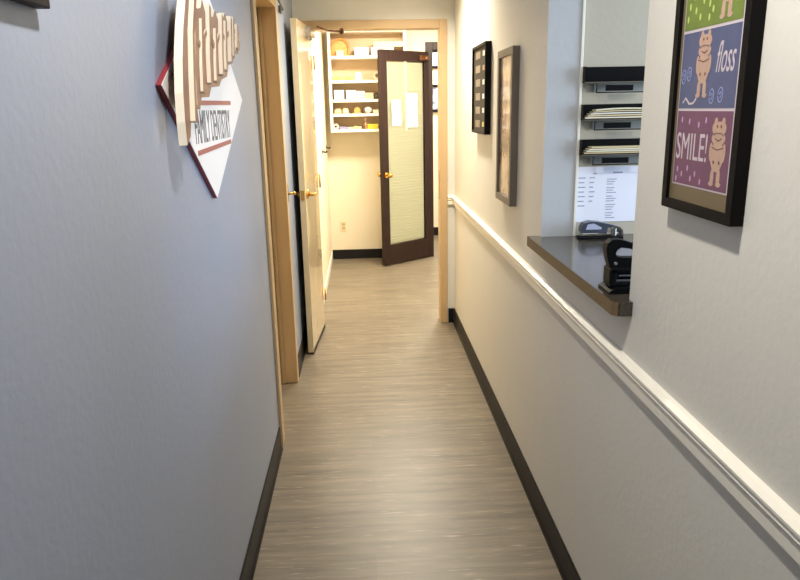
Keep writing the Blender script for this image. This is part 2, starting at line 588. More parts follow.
def lever(parent, mtx, x, z, side, mat_, length=0.10, name='door_handle'):
    """rose, neck and lever; side +1 = outer face at y=0, -1 = face at y=-thick; local frame: x along leaf, y normal"""
    y = 0.0 if side > 0 else -0.036
    s = 1 if side > 0 else -1
    h = MB().cyl((x, y, z), (x, y + s * 0.010, z), 0.026).cyl((x, y + s * 0.010, z), (x, y + s * 0.045, z), 0.010)
    h.cyl((x, y + s * 0.045, z), (x - length, y + s * 0.05, z + 0.002), 0.009, 0.007)
    h.sph((x, y + s * 0.045, z), 0.011)
    return h.build(name, mat_, parent, xf=mtx)


lever(leaf, leafM, LW - 0.06, 1.02, 1, M['brass'])
k = MB().cyl((LW - 0.06, -0.036, 1.02), (LW - 0.06, -0.042, 1.02), 0.026).cyl((LW - 0.06, -0.042, 1.02), (LW - 0.06, -0.060, 1.02), 0.011)
k.cyl((LW - 0.06, -0.058, 1.02), (LW - 0.06, -0.062, 1.02), 0.017)
k.build('door_knob', M['brass'], leaf, xf=leafM)
MB().box(LW - 0.001, LW + 0.0015, -0.030, -0.006, 0.99, 1.05).build('latch_plate', M['brass'], leaf, xf=leafM)
c = MB().box(0.10, 0.30, 0.0, 0.04, 1.955, 2.01, bev=0.006).cyl((0.2, 0.02, 1.94), (0.2, 0.02, 2.02), 0.016)
c.build('door_closer', M['chrome'], leaf, xf=leafM)
arm = MB().tube([(-0.26, 4.60, 2.022), (-0.20, 4.75, 2.012), (-0.115, 4.785, 2.012)], 0.006)
arm.cyl((-0.115, 4.775, 2.005), (-0.115, 4.80, 2.020), 0.014)
arm.build('closer_arm', M['bronze'], d1)
for z in (0.25, 1.05, 1.82):
    MB().cyl((-0.303, 4.797, z - 0.045), (-0.303, 4.797, z + 0.045), 0.006).build('hinge', M['brass'], d1)

# dark glass door of the far room (door_2)
d2 = empty('door_2', (0.665, 7.12, 0), 'dark espresso wood door with full-height glass, ajar in the far room', 'door', kind='structure')
f = MB()
f.box(BX - 0.06, BX + 0.012, YB - 0.016, YB, 0.0, 2.145, bev=0.002)
f.box(1.545, 1.62, YB - 0.016, YB, 0.0, 2.145, bev=0.002)
f.box(BX + 0.012, 1.545, YB - 0.016, YB, 2.075, 2.145, bev=0.002)
f.box(BX, BX + 0.012, YB, YB + T, 0.0, 2.0995).box(1.548, 1.56, YB, YB + T, 0.0, 2.0995).box(BX + .012, 1.548, YB, YB + T, 2.088, 2.0995)
f.build('door_frame', M['espresso'], d2)
Q1 = Vector((0.183, 6.702, 0))
Q0 = Vector((0.668, 7.112, 0))
qv = (Q1 - Q0)
QW = qv.length
qv.normalize()
qn = Vector((-qv.y, qv.x, 0))
if qn.y > 0:
    qn = -qn
# camera side normal = qn ; frame matrix must be right-handed enough for flat boxes
gM = Matrix(((qv.x, qn.x, 0, Q0.x), (qv.y, qn.y, 0, Q0.y), (0, 0, 1, 0), (0, 0, 0, 1)))
SW = 0.056
SL = 0.082
lf = MB().box(0, SW, -0.042, 0, 0.012, 2.05, bev=0.003).box(QW - SL, QW, -0.042, 0, 0.012, 2.05, bev=0.003)
lf.box(SW, QW - SL, -0.042, 0, 0.012, 0.205, bev=0.002).box(SW, QW - SL, -0.042, 0, 1.955, 2.05, bev=0.002)
leaf2 = lf.build('door_leaf', M['espresso'], d2, xf=gM)
MB().box(SW, QW - SL, -0.012, -0.008, 0.205, 1.955).build('glass_pane', M['glass'], leaf2, xf=gM)
bl = MB()
nsl = 62
for i in range(nsl):
    z = 0.210 + (1.945 - 0.210) * i / nsl
    bl.prism([(-0.030, z), (-0.021, z + 0.021), (-0.020, z + 0.0275), (-0.032, z + 0.0275)], 0, SW + 0.004, QW - SL - 0.004)
bl.build('blind', M['blind'], leaf2, xf=gM)
MB().box(SW + 0.10, SW + 0.24, -0.0072, -0.006, 1.34, 1.66).build('paper_notice', M['paper'], leaf2, xf=gM)
MB().box(SW + 0.32, SW + 0.44, -0.0072, -0.006, 1.36, 1.60).build('paper_notice', M['ivory_paper'], leaf2, xf=gM)
h = MB()
for s_, y in ((1, 0.0), (-1, -0.042)):
    h.cyl((QW - 0.045, y, 0.90), (QW - 0.045, y + s_ * 0.010, 0.90), 0.027).cyl((QW - 0.045, y, 0.90), (QW - 0.045, y + s_ * 0.045, 0.90), 0.009)
    h.sph((QW - 0.045, y + s_ * 0.055, 0.90), 0.025)
h.build('door_knob', M['brass'], leaf2, xf=gM)
MB().box(0.02, 0.14, 0.0, 0.035, 1.965, 2.015, bev=0.008).sph((0.06, 0.035, 1.985), 0.022).build('door_closer', M['bronze'], leaf2, xf=gM)

# ================================================================ counter in the pass-through
cx0 = 0.582
rc = 0.022
pts = [(cx0, 2.440)]
for i in range(7):
    a = math.pi + (math.pi / 2) * i / 6
    pts.append((cx0 + rc + rc * math.cos(a), 1.548 + rc + rc * math.sin(a)))
pts += [(XR - 0.0005, 1.548), (XR - 0.0005, OY0 + 0.001), (XR + T + 0.002, OY0 + 0.001), (XR + T + 0.002, 0.9), (1.32, 0.9), (1.32, 2.431),
        (XR + T + 0.012, 2.431), (XR + T + 0.012, OY1 - 0.001), (XR - 0.0005, OY1 - 0.001), (XR - 0.0005, 2.440)]
cnt = MB().prism(pts, 2, 1.0305, 1.065)
cb = empty('counter', (0.9, 1.9, 1.03), 'dark speckled laminate counter ledge in the pass-through opening', 'counter')
ct = cnt.build('countertop', [M['counter'], M['edge']], cb)
for f_ in ct.data.polygons:      # corridor side takes the brown of the lit laminate
    if f_.normal.x < -0.5:
        f_.material_index = 1
base = MB().box(XR + T + 0.003, 1.25, 1.0, 2.43, 0.0, 1.03)
base.build('cabinet_base', M['office_wall'], cb)

# ================================================================ lights' fittings
for i, (x, y) in enumerate(DOWNLIGHTS):
    t = empty('downlight', (x, y, CEIL), ['round white recessed downlight in the ceiling near the camera', 'round white recessed downlight in the ceiling before the far doorway'][i], 'ceiling light', 'corridor ceiling downlights')
    ring = MB()
    for k in range(24):
        a0, a1 = 2 * math.pi * k / 24, 2 * math.pi * (k + 1) / 24
        q = []
        for r_, z_ in ((0.072, CEIL - 0.001), (0.095, CEIL - 0.001), (0.095, CEIL - 0.004), (0.074, CEIL - 0.009)):
            q.append((r_, z_))
        va = [ring.bm.verts.new((x + r_ * math.cos(a0), y + r_ * math.sin(a0), z_)) for r_, z_ in q]
        vb = [ring.bm.verts.new((x + r_ * math.cos(a1), y + r_ * math.sin(a1), z_)) for r_, z_ in q]
        for j in range(4):
            ring.bm.faces.new((va[j], va[(j + 1) % 4], vb[(j + 1) % 4], vb[j]))
    bmesh.ops.remove_doubles(ring.bm, verts=ring.bm.verts, dist=1e-5)
    ring.build('trim_ring', M['white_plastic'], t)
cf = empty('ceiling_fixture', (0.55, 6.05, CEIL), 'long white fluorescent fixture on the far room ceiling', 'ceiling light')
MB().box(-0.03, 1.13, 5.88, 6.22, CEIL - 0.048, CEIL - 0.0005, bev=0.006).build('housing', M['white_plastic'], cf)

# ================================================================ sign on the left wall
sg = empty('wall_sign', (-0.415, 1.93, 1.57), 'white diamond sign with large wooden script lettering on the left wall', 'sign')
dia = [(1.528, 1.577), (1.985, 1.284), (2.530, 1.558), (2.073, 1.851)]
brd = MB().prism(dia, 0, XL + 0.001, -0.4165, mi=0)
backing = brd.build('red_edged_board', M['sign_red'], sg)
# white face slightly inside
cxy = Vector((sum(p[0] for p in dia) / 4, sum(p[1] for p in dia) / 4))
din = [tuple(cxy + (Vector(p) - cxy) * 0.997) for p in dia]
face = MB().prism(din, 0, -0.4165, -0.4155).build('white_face', M['sign_white'], sg)
f0 = -0.4155
MB().prism([(1.80, 1.537), (2.29, 1.541), (2.29, 1.553), (1.80, 1.549)], 0, f0, f0 + 0.002).build('red_bar', M['sign_bar'], face)
MB().prism([(1.80, 1.414), (2.25, 1.424), (2.25, 1.436), (1.80, 1.426)], 0, f0, f0 + 0.002).build('red_bar', M['sign_bar'], face)
text_mesh('lettering', 'FAMILY DENTISTRY', M['sign_text'], face, on_left_wall(f0, 1.790, 1.442), 0.47, 0.084, 0.0008)

# wooden script word, thick letters; italic, climbing to the right
wd = MB()
X0, X1 = -0.392, -0.374
NS = [0]


def stroke(pts, w_, full=False, h_=0.006):
    NS[0] += 1
    d_ = 0.0001 * NS[0]
    wd.ribbon(pts, w_, 0, (X0 - d_) if full else (X1 - 0.004 - d_), X1 + h_ + d_, mi=0, side_mi=1)


def arc(cy, cz, ry, rz, a0, a1, n=10):
    return [(cy + ry * math.cos(math.radians(a0 + (a1 - a0) * i / n)), cz + rz * math.sin(math.radians(a0 + (a1 - a0) * i / n))) for i in range(n + 1)]


# scroll-cut plate following the word
plate = [(1.530, 1.452), (1.528, 1.50), (1.535, 1.56), (1.556, 1.63), (1.592, 1.70), (1.640, 1.768), (1.695, 1.822), (1.745, 1.858),
         (1.762, 1.838), (1.70, 1.79), (1.70, 1.745), (1.78, 1.760), (1.80, 1.782), (1.84, 1.745), (1.92, 1.757), (1.95, 1.778), (1.99, 1.752), (2.05, 1.765), (2.09, 1.788), (2.12, 1.765),
         (2.17, 1.785), (2.20, 1.765), (2.26, 1.775), (2.297, 1.735), (2.265, 1.700), (2.20, 1.687), (2.165, 1.662), (2.085, 1.648), (2.05, 1.616), (1.965, 1.604),
         (1.93, 1.586), (1.825, 1.580), (1.79, 1.556), (1.705, 1.554), (1.68, 1.526), (1.595, 1.530), (1.565, 1.470)]
wd.prism(plate, 0, X0, X1, mi=0, side_mi=1)
ys_ = [1.635, 1.72, 1.80, 1.885, 1.96, 2.03, 2.10, 2.16, 2.21]
bs_ = [1.535, 1.565, 1.588, 1.595, 1.615, 1.630, 1.655, 1.675, 1.70]
hs = [0.215, 0.165, 0.185, 0.130, 0.155, 0.130, 0.125, 0.110, 0.070]
for i, (y, hh) in enumerate(zip(ys_, hs)):
    b0 = bs_[i]
    sl = 0.036 * hh / 0.15
    stroke([(y - 0.010, b0), (y + 0.002, b0 + hh * 0.35), (y + sl * 0.6, b0 + hh * 0.7), (y + sl, b0 + hh)], 0.020, h_=0.006 if i % 2 else 0.009)
    if i < len(ys_) - 1:
        y2 = ys_[i + 1]
        b2, h2 = bs_[i + 1], hs[i + 1]
        stroke([(y + sl * 0.5, b0 + hh * 0.60), (y + sl * 0.6 + 0.018, b0 + hh * 0.72), (y2 + 0.010, b2 + h2 * 0.66)], 0.013, h_=0.003)
stroke([(1.585, 1.50), (1.604, 1.59), (1.635, 1.69), (1.69, 1.78)], 0.020, h_=0.009)
stroke([(2.19, 1.700), (2.215, 1.692), (2.25, 1.706), (2.280, 1.730)], 0.012, h_=0.004)
stroke(arc(2.247, 1.742, 0.026, 0.022, -150, 120), 0.012, h_=0.003)
word = wd.build('script_word', [M['word_face'], M['word_side']], sg)
for (y, z_) in ((1.63, 1.60), (1.90, 1.64), (2.15, 1.68)):
    MB().cyl((-0.4155, y, z_), (X0 - 0.001, y, z_), 0.006).build('standoff', M['steel'], sg)

# ================================================================ frame at the top left
pf = empty('picture_frame', (XL, 0.75, 1.66), 'dark grey picture frame at the top left, nearest on the left wall', 'picture frame')
fr = MB()
a0, a1, z0, z1, t_ = 0.50, 1.012, 1.657, 2.06, 0.028
fr.box(XL + .001, -0.41, a0, a1, z0, z0 + t_, bev=.002).box(XL + .001, -0.41, a0, a1, z1 - t_, z1, bev=.002)
fr.box(XL + .001, -0.41, a0, a0 + t_, z0 + t_, z1 - t_).box(XL + .001, -0.41, a1 - t_, a1, z0 + t_, z1 - t_)
fr.build('frame', mat('charcoal_frame', (44, 40, 41), 0.55, spec=0.15), pf)
MB().box(XL + 0.002, -0.418, a0 + t_, a1 - t_, z0 + t_, z1 - t_).build('picture', M['photo_cool'], pf)

# ================================================================ poster frame on the right wall (near)
pp = empty('poster_frame', (XR, 1.21, 1.32), 'tall black box frame holding a poster of green, blue and purple panels', 'picture frame')
ya, yb, za, zb2 = 1.079, 1.344, 1.324, 1.835
t_ = 0.018
fr = MB()
fr.box(0.588, XR - .001, ya, yb, za, za + t_, bev=.001).box(0.588, XR - .001, ya, yb, zb2 - t_, zb2, bev=.001)
fr.box(0.588, XR - .001, ya, ya + t_, za + t_, zb2 - t_).box(0.588, XR - .001, yb - t_, yb, za + t_, zb2 - t_)
fr.build('frame', M['black_frame'], pp)
MB().box(0.600, XR - 0.002, ya + t_, yb - t_, za + t_, zb2 - t_).build('mount', M['mat_olive'], pp)
XP = 0.600
py0, py1 = 1.112, 1.312   # near, far
zz = [1.374, 1.508, 1.643, 1.785]
sheet = MB().box(XP - 0.0012, XP, py0 - 0.003, py1 + 0.003, zz[0] - 0.003, zz[3] + 0.003).build('poster_sheet', M['poster_pale'], pp)
ps = []
for i, m_ in enumerate(('poster_purple', 'poster_blue', 'poster_green')):
    ps.append(MB().box(XP - 0.0020, XP - 0.0012, py0, py1, zz[i] + (0.0025 if i else 0), zz[i + 1] - 0.0025).build('%s_panel' % m_.split('_')[1], M[m_], sheet))
XQ = XP - 0.0020


def ell(mb, y, z, ry, rz, a0=0, a1=360, x0=XQ - 0.0006, x1=XQ, tilt=0):
    n = 14
    q = []
    for i in range(n):
        a = 2 * math.pi * i / n
        u, v = ry * math.cos(a), rz * math.sin(a)
        c_, s_ = math.cos(tilt), math.sin(tilt)
        q.append((y + u * c_ - v * s_, z + u * s_ + v * c_))
    mb.prism(q, 0, x0, x1)


def critter(y, z, s, x=XQ):
    """plain generic standing cartoon animal, about 0.1*s tall"""
    body = MB()
    parts = [(0, 0.088, .016, .013), (-0.012, .100, .005, .007), (0.012, .100, .005, .007), (0, .074, .022, .011), (0, .046, .021, .026), (-0.016, .090, .006, .008), (0.016, .090, .006, .008), (-0.010, .012, .006, .014), (0.010, .012, .006, .014),
             (-0.021, .052, .005, .015), (0.021, .052, .005, .015), (-0.012, .001, .008, .004), (0.012, .001, .008, .004)]
    for k, (a, b_, ra, rb) in enumerate(parts):
        ell(body, y + a * s, z + b_ * s, ra * s, rb * s, x0=x - 0.0006 - k * 0.00004, x1=x)
    body.build('cartoon_animal', M['poster_skin'], sheet)
    det = MB()
    for a in (-0.006, 0.006):
        ell(det, y + a * s, z + 0.093 * s, .0018 * s, .0024 * s, x0=x - 0.0016, x1=x)
    det.ribbon([(y - .010 * s, z + .074 * s), (y, z + .070 * s), (y + .010 * s, z + .074 * s)], 0.0016 * s, 0, x - 0.0016, x)
    det.ribbon([(y - .019 * s, z + .060 * s), (y, z + .056 * s), (y + .019 * s, z + .060 * s)], 0.0016 * s, 0, x - 0.0016, x)
    det.ribbon([(y - .016 * s, z + .079 * s), (y - .008 * s, z + .0825 * s), (y + .008 * s, z + .0825 * s), (y + .016 * s, z + .079 * s)], 0.0012 * s, 0, x - 0.0016, x)
    for a in (-0.009, 0.009):
        ell(det, y + a * s, z + 0.036 * s, .0022 * s, .003 * s, x0=x - 0.0016, x1=x)
    det.build('animal_outline', M['poster_brown'], sheet)


critter(1.152, 1.384, 1.04)
critter(1.228, 1.531, 1.02)
critter(1.165, 1.655, 1.05)
text_mesh('lettering', 'SMILE!', M['poster_pale'], sheet, on_right_wall(XQ, 1.307, 1.419), 0.118, 0.048, 0.0006)
text_mesh('lettering', 'floss', M['poster_pale'], sheet, on_right_wall(XQ, 1.183, 1.568), 0.062, 0.050, 0.0006, shear=0.35)
text_mesh('lettering', 'brush', M['poster_lime'], sheet, on_right_wall(XQ, 1.300, 1.703), 0.085, 0.038, 0.0006, shear=0.35)
dr = MB()
for (y, z) in ((1.292, 1.49), (1.262, 1.487), (1.226, 1.482), (1.20, 1.490), (1.296, 1.400), (1.278, 1.392), (1.256, 1.404), (1.226, 1.396), (1.242, 1.386), (1.205, 1.384), (1.30, 1.382)):
    ell(dr, y, z, 0.0028, 0.0055)
dr.build('lilac_drops', M['poster_lilac'], sheet)
dr = MB()
for (y, z) in ((1.295, 1.685), (1.272, 1.676), (1.245, 1.69), (1.255, 1.664), (1.223, 1.682), (1.210, 1.672), (1.300, 1.664), (1.232, 1.70), (1.222, 1.660), (1.282, 1.70)):
    ell(dr, y, z, 0.003, 0.006)
dr.build('lime_drops', M['poster_lime'], sheet)
dr = MB()
for (y, z) in ((1.300, 1.566), (1.279, 1.570), (1.190, 1.530), (1.160, 1.532)):
    dr.ribbon(arc(y, z, 0.008, 0.012, 0, 350, 14), 0.0016, 0, XQ - 0.0006, XQ)
    dr.ribbon(arc(y, z, 0.003, 0.005, 0, 300, 8), 0.0014, 0, XQ - 0.0006, XQ)
dr.build('blue_curls', M['poster_sky'], sheet)
MB().ribbon([(1.296, 1.520), (1.285, 1.528), (1.270, 1.518), (1.255, 1.519), (1.245, 1.527)], 0.0035, 0, XQ - 0.0008, XQ).build('floss_squiggle', M['poster_pale'], sheet)

# final size of the poster frame: 2.4 cm deep, bottom near corner at y 1.109, z 1.3187
def resize(o):
    for ch in o.children:
        for v in ch.data.vertices:
            w_ = v.co + pp.location
            w_ = Vector((XR - (XR - w_.x) * 0.6, 1.109 + (w_.y - 1.079) * 1.027, 1.3187 + (w_.z - 1.324) * 1.027))
            v.co = w_ - pp.location
        resize(ch)


resize(pp)

# ================================================================ two frames further down the right wall
f1 = empty('picture_frame', (XR, 3.64, 1.387), 'black frame with a column of small photos, furthest on the right wall', 'picture frame')
ya, yb, za, zb2, t_ = 3.455, 3.865, 1.387, 1.823, 0.014
fr = MB().box(0.597, XR - .001, ya, yb, za, za + t_).box(0.597, XR - .001, ya, yb, zb2 - t_, zb2).box(0.597, XR - .001, ya, ya + t_, za + t_, zb2 - t_).box(0.597, XR - .001, yb - t_, yb, za + t_, zb2 - t_)
fr.build('frame', M['black_frame'], f1)
MB().box(0.606, XR - .002, ya + t_, yb - t_, za + t_, zb2 - t_).build('mount', M['mat_dark'], f1)
cols = [(226, 214, 190), (150, 108, 80), (214, 210, 206), (224, 226, 230), (222, 214, 208), (196, 184, 90)]
for i, c_ in enumerate(cols):
    z_ = 1.775 - i * 0.068
    MB().box(0.6045, 0.606, 3.49, 3.57, z_ - 0.012, z_ + 0.012).build('photo', mat('small_photo', c_, 0.3, var=0.2, vscale=40), f1)
    MB().box(0.6045, 0.606, 3.64, 3.78, z_ - 0.018, z_ + 0.018).build('photo', mat('small_photo_dim', (110, 96, 84), 0.3, var=0.3, vscale=40), f1)

f2 = empty('picture_frame', (XR, 2.97, 1.115), 'tall grey wooden frame with a warm-toned photo beside the pass-through', 'picture frame')
ya, yb, za, zb2, t_ = 2.835, 3.145, 1.117, 1.750, 0.030
fr = MB().box(0.598, XR - .001, ya, yb, za, za + t_, bev=.001).box(0.598, XR - .001, ya, yb, zb2 - t_, zb2, bev=.001).box(0.598, XR - .001, ya, ya + t_, za + t_, zb2 - t_).box(0.598, XR - .001, yb - t_, yb, za + t_, zb2 - t_)
fr.build('frame', M['grey_frame'], f2)
MB().box(0.6085, XR - .002, ya + t_, yb - t_, za + t_, zb2 - t_).build('picture', M['photo_warm'], f2)

# ================================================================ wall trays in the office
tray_z = [(1.591, 1.644), (1.468, 1.521), (1.350, 1.402)]
tray_lab = ['black wall tray, empty, topmost of the three', 'black wall tray stuffed with papers, middle of the three', 'black wall tray with sagging papers, lowest above the notice']
TX0, TX1, TY0, TY1 = 0.7505, 1.10, 2.388, 2.431
tray0 = None
for i, (z0, z1) in enumerate(tray_z):
    if i == 0:
        t = empty('letter_tray', (TX0, TY1, z0), tray_lab[i], 'letter tray', 'black trays on the office wall')
        b = MB().box(TX0, TX1, TY0, TY1, z0, z0 + .003).box(TX0, TX1, TY1 - .003, TY1, z0 + .003, z1).box(TX0, TX0 + .003, TY0, TY1 - .003, z0 + .003, z1).box(TX1 - .003, TX1, TY0, TY1 - .003, z0 + .003, z1)
        b.build('tray_body', M['black_plastic'], t)
        MB().box(TX0, TX1, TY0 - 0.003, TY0, z0 - .003, z0 + .003, bev=.001).build('front_lip', M['steel'], t)
        xa, xb = TX0 + 0.042, TX1 - 0.05
        MB().tube([(xa, TY0, z0), (xa, TY0, z0 - .032), (xb, TY0, z0 - .032), (xb, TY0, z0)], 0.0018, n=8).build('label_wire', M['black_plastic'], t)
        MB().box(xa + 0.03, xa + 0.125, TY0 - .003, TY0, z0 - .027, z0 - .008, bev=.001).build('label_holder', M['black_plastic'], t)
        MB().box(xa + 0.003, xb - 0.003, TY1 - 0.004, TY1 - .001, z0 - .030, z0 - .002).build('hanger_plate', mat('pale_grey_plastic', (164, 166, 160), 0.5), t)
        tray0 = t
    else:
        t = tray0.copy(); COL.objects.link(t); t.location = (TX0, TY1, z0); t['label'] = tray_lab[i]
        for ch in list(tray0.children):
            c_ = ch.copy(); COL.objects.link(c_); c_.parent = t

pm = [mat('manila_card', c_, 0.7) for c_ in ((240, 230, 206), (222, 204, 160), (236, 232, 222), (206, 186, 146), (232, 226, 196))]


def folder(z, x0, drop, m_, lab, grp, dy, sag=0.0):
    """slightly curved card lying in the tray, its front edge showing"""
    bm = MB()
    n = 12
    up, dn = [], []
    for i in range(n + 1):
        x = x0 + (TX1 - 0.006 - x0) * i / n
        s_ = drop * math.exp(-i / 2.2) - sag * math.sin(math.pi * min(1, i / 9)) 
        up.append((x, z + 0.0042 - s_)); dn.append((x, z - s_))
    bm.prism(up + dn[::-1], 1, TY0 - 0.004 + dy, TY1 - 0.004)
    tag(bm.build('paper_folder', m_), lab, 'folder', grp)


for j in range(5):
    folder(1.4745 + j * 0.0062, 0.757 + j * 0.009, 0.0, pm[j], 'pale paper folder bundled in the middle black tray', 'folders in the middle tray', -0.001 * j, 0.0012 * j)
for j in range(4):
    folder(1.3565 + j * 0.0062, 0.760 + j * 0.008, 0.0, pm[(j + 3) % 5], 'tan paper folder bundled in the lowest black tray', 'folders in the lowest tray', -0.001 * j)

nt_ = empty('paper_notice', (0.86, 2.431, 1.11), 'lavender-white printed notice taped below the black trays', 'notice')
MB().box(0.7505, 0.985, 2.4295, 2.4315, 1.112, 1.308).build('sheet', M['paper'], nt_)
ln = MB()
for r_ in range(7):
    z_ = 1.268 - r_ * 0.0165
    ln.box(0.758, 0.783 - 0.004 * (r_ % 2), 2.4288, 2.4295, z_, z_ + 0.0035)
    if r_ < 6:
        ln.box(0.797, 0.817 - 0.003 * (r_ % 3), 2.4288, 2.4295, z_, z_ + 0.0035)
ln.box(0.810, 0.822, 2.4288, 2.4295, 1.282, 1.286).box(0.88, 0.915, 2.4288, 2.4295, 1.284, 1.289)
for g in range(5):
    for r_ in range(3):
        z_ = 1.262 - g * 0.030 - r_ * 0.0085
        ln.box(0.860, 0.895 - 0.006 * ((g + r_) % 3), 2.4288, 2.4295, z_, z_ + 0.0028)
ln.build('printed_lines', M['notice_line'], nt_)

# ================================================================ things on the counter
CZ = 1.065
p1 = empty('stapler', (0.83, 2.37, CZ), 'low grey and chrome stapler lying against the office wall on the counter', 'stapler')
y0, y1 = 2.345, 2.385
MB().box(0.752, 0.905, y0 - .006, y1 + .006, CZ + .0005, CZ + 0.008, bev=.002).build('base', M['black_plastic'], p1)
MB().box(0.756, 0.895, y0 + .004, y1 - .004, CZ + 0.010, CZ + 0.021, bev=.002).box(0.862, 0.880, y0, y1, CZ + .008, CZ + 0.04, bev=.002).build('magazine', M['chrome'], p1)
arm_ = [(0.757, CZ + .024), (0.757, CZ + .040), (0.765, CZ + .056), (0.790, CZ + .062), (0.825, CZ + .058), (0.862, CZ + .049), (0.888, CZ + .042), (0.900, CZ + .030), (0.903, CZ + .010),
        (0.893, CZ + .010), (0.888, CZ + .028), (0.866, CZ + .036), (0.850, CZ + .040), (0.848, CZ + .020)]
MB().prism(arm_, 1, y0 + .002, y1 - .002).build('arm', mat('slate_grey_plastic', (64, 70, 84), 0.3), p1)
MB().prism([(0.772, CZ + .034), (0.778, CZ + .052), (0.800, CZ + .055), (0.828, CZ + .040), (0.826, CZ + .034)], 1, y0 + 0.0005, y0 + .003).build('side_panel', mat('pale_blue_grey_plastic', (176, 184, 206), 0.3), p1)
MB().prism([(0.868, CZ + .046), (0.892, CZ + .041), (0.903, CZ + .030), (0.906, CZ + .008), (0.899, CZ + .008), (0.896, CZ + .027), (0.886, CZ + .035), (0.868, CZ + .039)], 1, y0 - .001, y0 + .002).build('chrome_cap', M['chrome'], p1)

p1.location.x -= 0.006
p2 = empty('hole_punch', (0.66, 1.67, CZ), 'black desk hole punch with looped handle at the near counter edge', 'hole punch')
y0, y1 = 1.632, 1.695
MB().prism([(0.596, CZ + .0005), (0.596, CZ + .006), (0.612, CZ + .014), (0.76, CZ + .016), (0.76, CZ + .0005)], 1, y0 - .010, y1 + .010).build('base', M['black_plastic'], p2)
bd = MB()
bd.box(0.624, 0.75, y0 + .020, y1 - .006, CZ + .026, CZ + .048)
bd.box(0.602, 0.75, y0 + .006, y1 - .006, CZ + .014, CZ + .026, bev=.003)
bd.box(0.601, 0.620, y0 + .006, y1 - .006, CZ + .020, CZ + .060, bev=.004)
bd.box(0.604, 0.75, y0 + .006, y1 - .006, CZ + .048, CZ + .062, bev=.003)
bd.build('body', M['black_plastic'], p2)
MB().box(0.620, 0.75, y0 + .012, y0 + .018, CZ + .027, CZ + .032).box(0.626, 0.75, y0 + .012, y0 + .018, CZ + .040, CZ + .044).build('chrome_slide', M['chrome'], p2)
MB().cyl((0.700, y0 + .05, CZ + .016), (0.700, y0 + .05, CZ + .050), 0.008).cyl((0.735, y0 + .05, CZ + .016), (0.735, y0 + .05, CZ + .050), 0.008).build('punch_pin', M['chrome'], p2)
outer = [(0.604, CZ + .062), (0.600, CZ + .075), (0.594, CZ + .095), (0.592, CZ + .115), (0.598, CZ + .128), (0.612, CZ + .134), (0.634, CZ + .131), (0.66, CZ + .121), (0.70, CZ + .112), (0.75, CZ + .104), (0.765, CZ + .088), (0.75, CZ + .070), (0.70, CZ + .064)]
hole = [(0.622, CZ + .086), (0.617, CZ + .098), (0.622, CZ + .109), (0.634, CZ + .113), (0.66, CZ + .106), (0.70, CZ + .098), (0.735, CZ + .094), (0.742, CZ + .088), (0.73, CZ + .083)]


def ring_prism(mb, out, inn, a0, a1):
    import mathutils
    # resample both outlines to the same number of points by angle around the hole's centre
    c_ = Vector((sum(p[0] for p in inn) / len(inn), sum(p[1] for p in inn) / len(inn)))

    def sample(poly, ang):
        d_ = Vector((math.cos(ang), math.sin(ang)))
        best = None
        for i in range(len(poly)):
            a, b_ = Vector(poly[i]) - c_, Vector(poly[(i + 1) % len(poly)]) - c_
            e = b_ - a
            den = d_.x * e.y - d_.y * e.x
            if abs(den) < 1e-12:
                continue
            t_ = (a.x * e.y - a.y * e.x) / den
            u = (a.x * d_.y - a.y * d_.x) / den
            if t_ > 0 and -1e-6 <= u <= 1 + 1e-6:
                best = t_ if best is None else max(best, t_)
        return c_ + d_ * (best or 0.01)
    n = 40
    O = [sample(out, 2 * math.pi * i / n) for i in range(n)]
    I = [sample(inn, 2 * math.pi * i / n) for i in range(n)]
    V = []
    for ring_ in (O, I):
        for a in (a0, a1):
            V.append([mb.bm.verts.new((q[0], a, q[1])) for q in ring_])
    for i in range(n):
        j = (i + 1) % n
        o0, o1, i0, i1 = V
        mb.bm.faces.new((o0[i], o0[j], o1[j], o1[i]))
        mb.bm.faces.new((i0[i], i1[i], i1[j], i0[j]))
        mb.bm.faces.new((o0[i], i0[i], i0[j], o0[j]))
        mb.bm.faces.new((o1[i], o1[j], i1[j], i1[i]))


hb_ = MB()
ring_prism(hb_, outer, hole, y0 + .018, y1 - .018)
hb_.build('handle', M['black_plastic'], p2)
MB().cyl((0.618, y0 + .015, CZ + .072), (0.618, y1 - .015, CZ + .072), 0.004).build('pivot_pin', M['chrome'], p2)

# ================================================================ small wall things
wp = empty('wall_bumper', (XL, 3.86, 1.03), 'small chrome bumper plate on the left wall where the cream door knob rests', 'door bumper')
MB().box(XL, XL + .003, 3.885, 3.935, 1.02, 1.125, bev=.001).build('plate', M['chrome'], wp)
MB().cyl((XL + .003, 3.91, 1.07), (XL + .034, 3.93, 1.07), 0.007).sph((XL + .034, 3.93, 1.07), 0.011).build('bumper_peg', M['brass'], wp)
ol = empty('wall_outlet', (-0.229, YB, 0.347), 'ivory electrical outlet low on the back wall of the far room', 'outlet')
MB().box(-0.264, -0.194, YB - .006, YB, 0.29, 0.405, bev=.002).build('cover_plate', M['ivory'], ol)
for z_ in (0.328, 0.367):
    MB().box(-0.247, -0.211, YB - .009, YB - .006, z_ - .014, z_ + .014, bev=.003).build('socket', mat('beige_socket', (190, 172, 136), 0.4), ol)
for yy, lab in ((6.21, 'small dark hook on the left wall inside the far room, nearer the doorway'), (6.89, 'small dark hook on the left wall inside the far room, nearer the shelf unit')):
    hk = empty('coat_hook', (-0.36, yy, 1.16), lab, 'hook', 'hooks in the far room')
    MB().box(-0.3599, -0.355, yy - .03, yy + .03, 1.145, 1.185).build('plate', M['steel'], hk)
    MB().tube([(-0.355, yy, 1.165), (-0.325, yy, 1.158), (-0.318, yy, 1.172)], .006).build('hook', M['black_plastic'], hk)

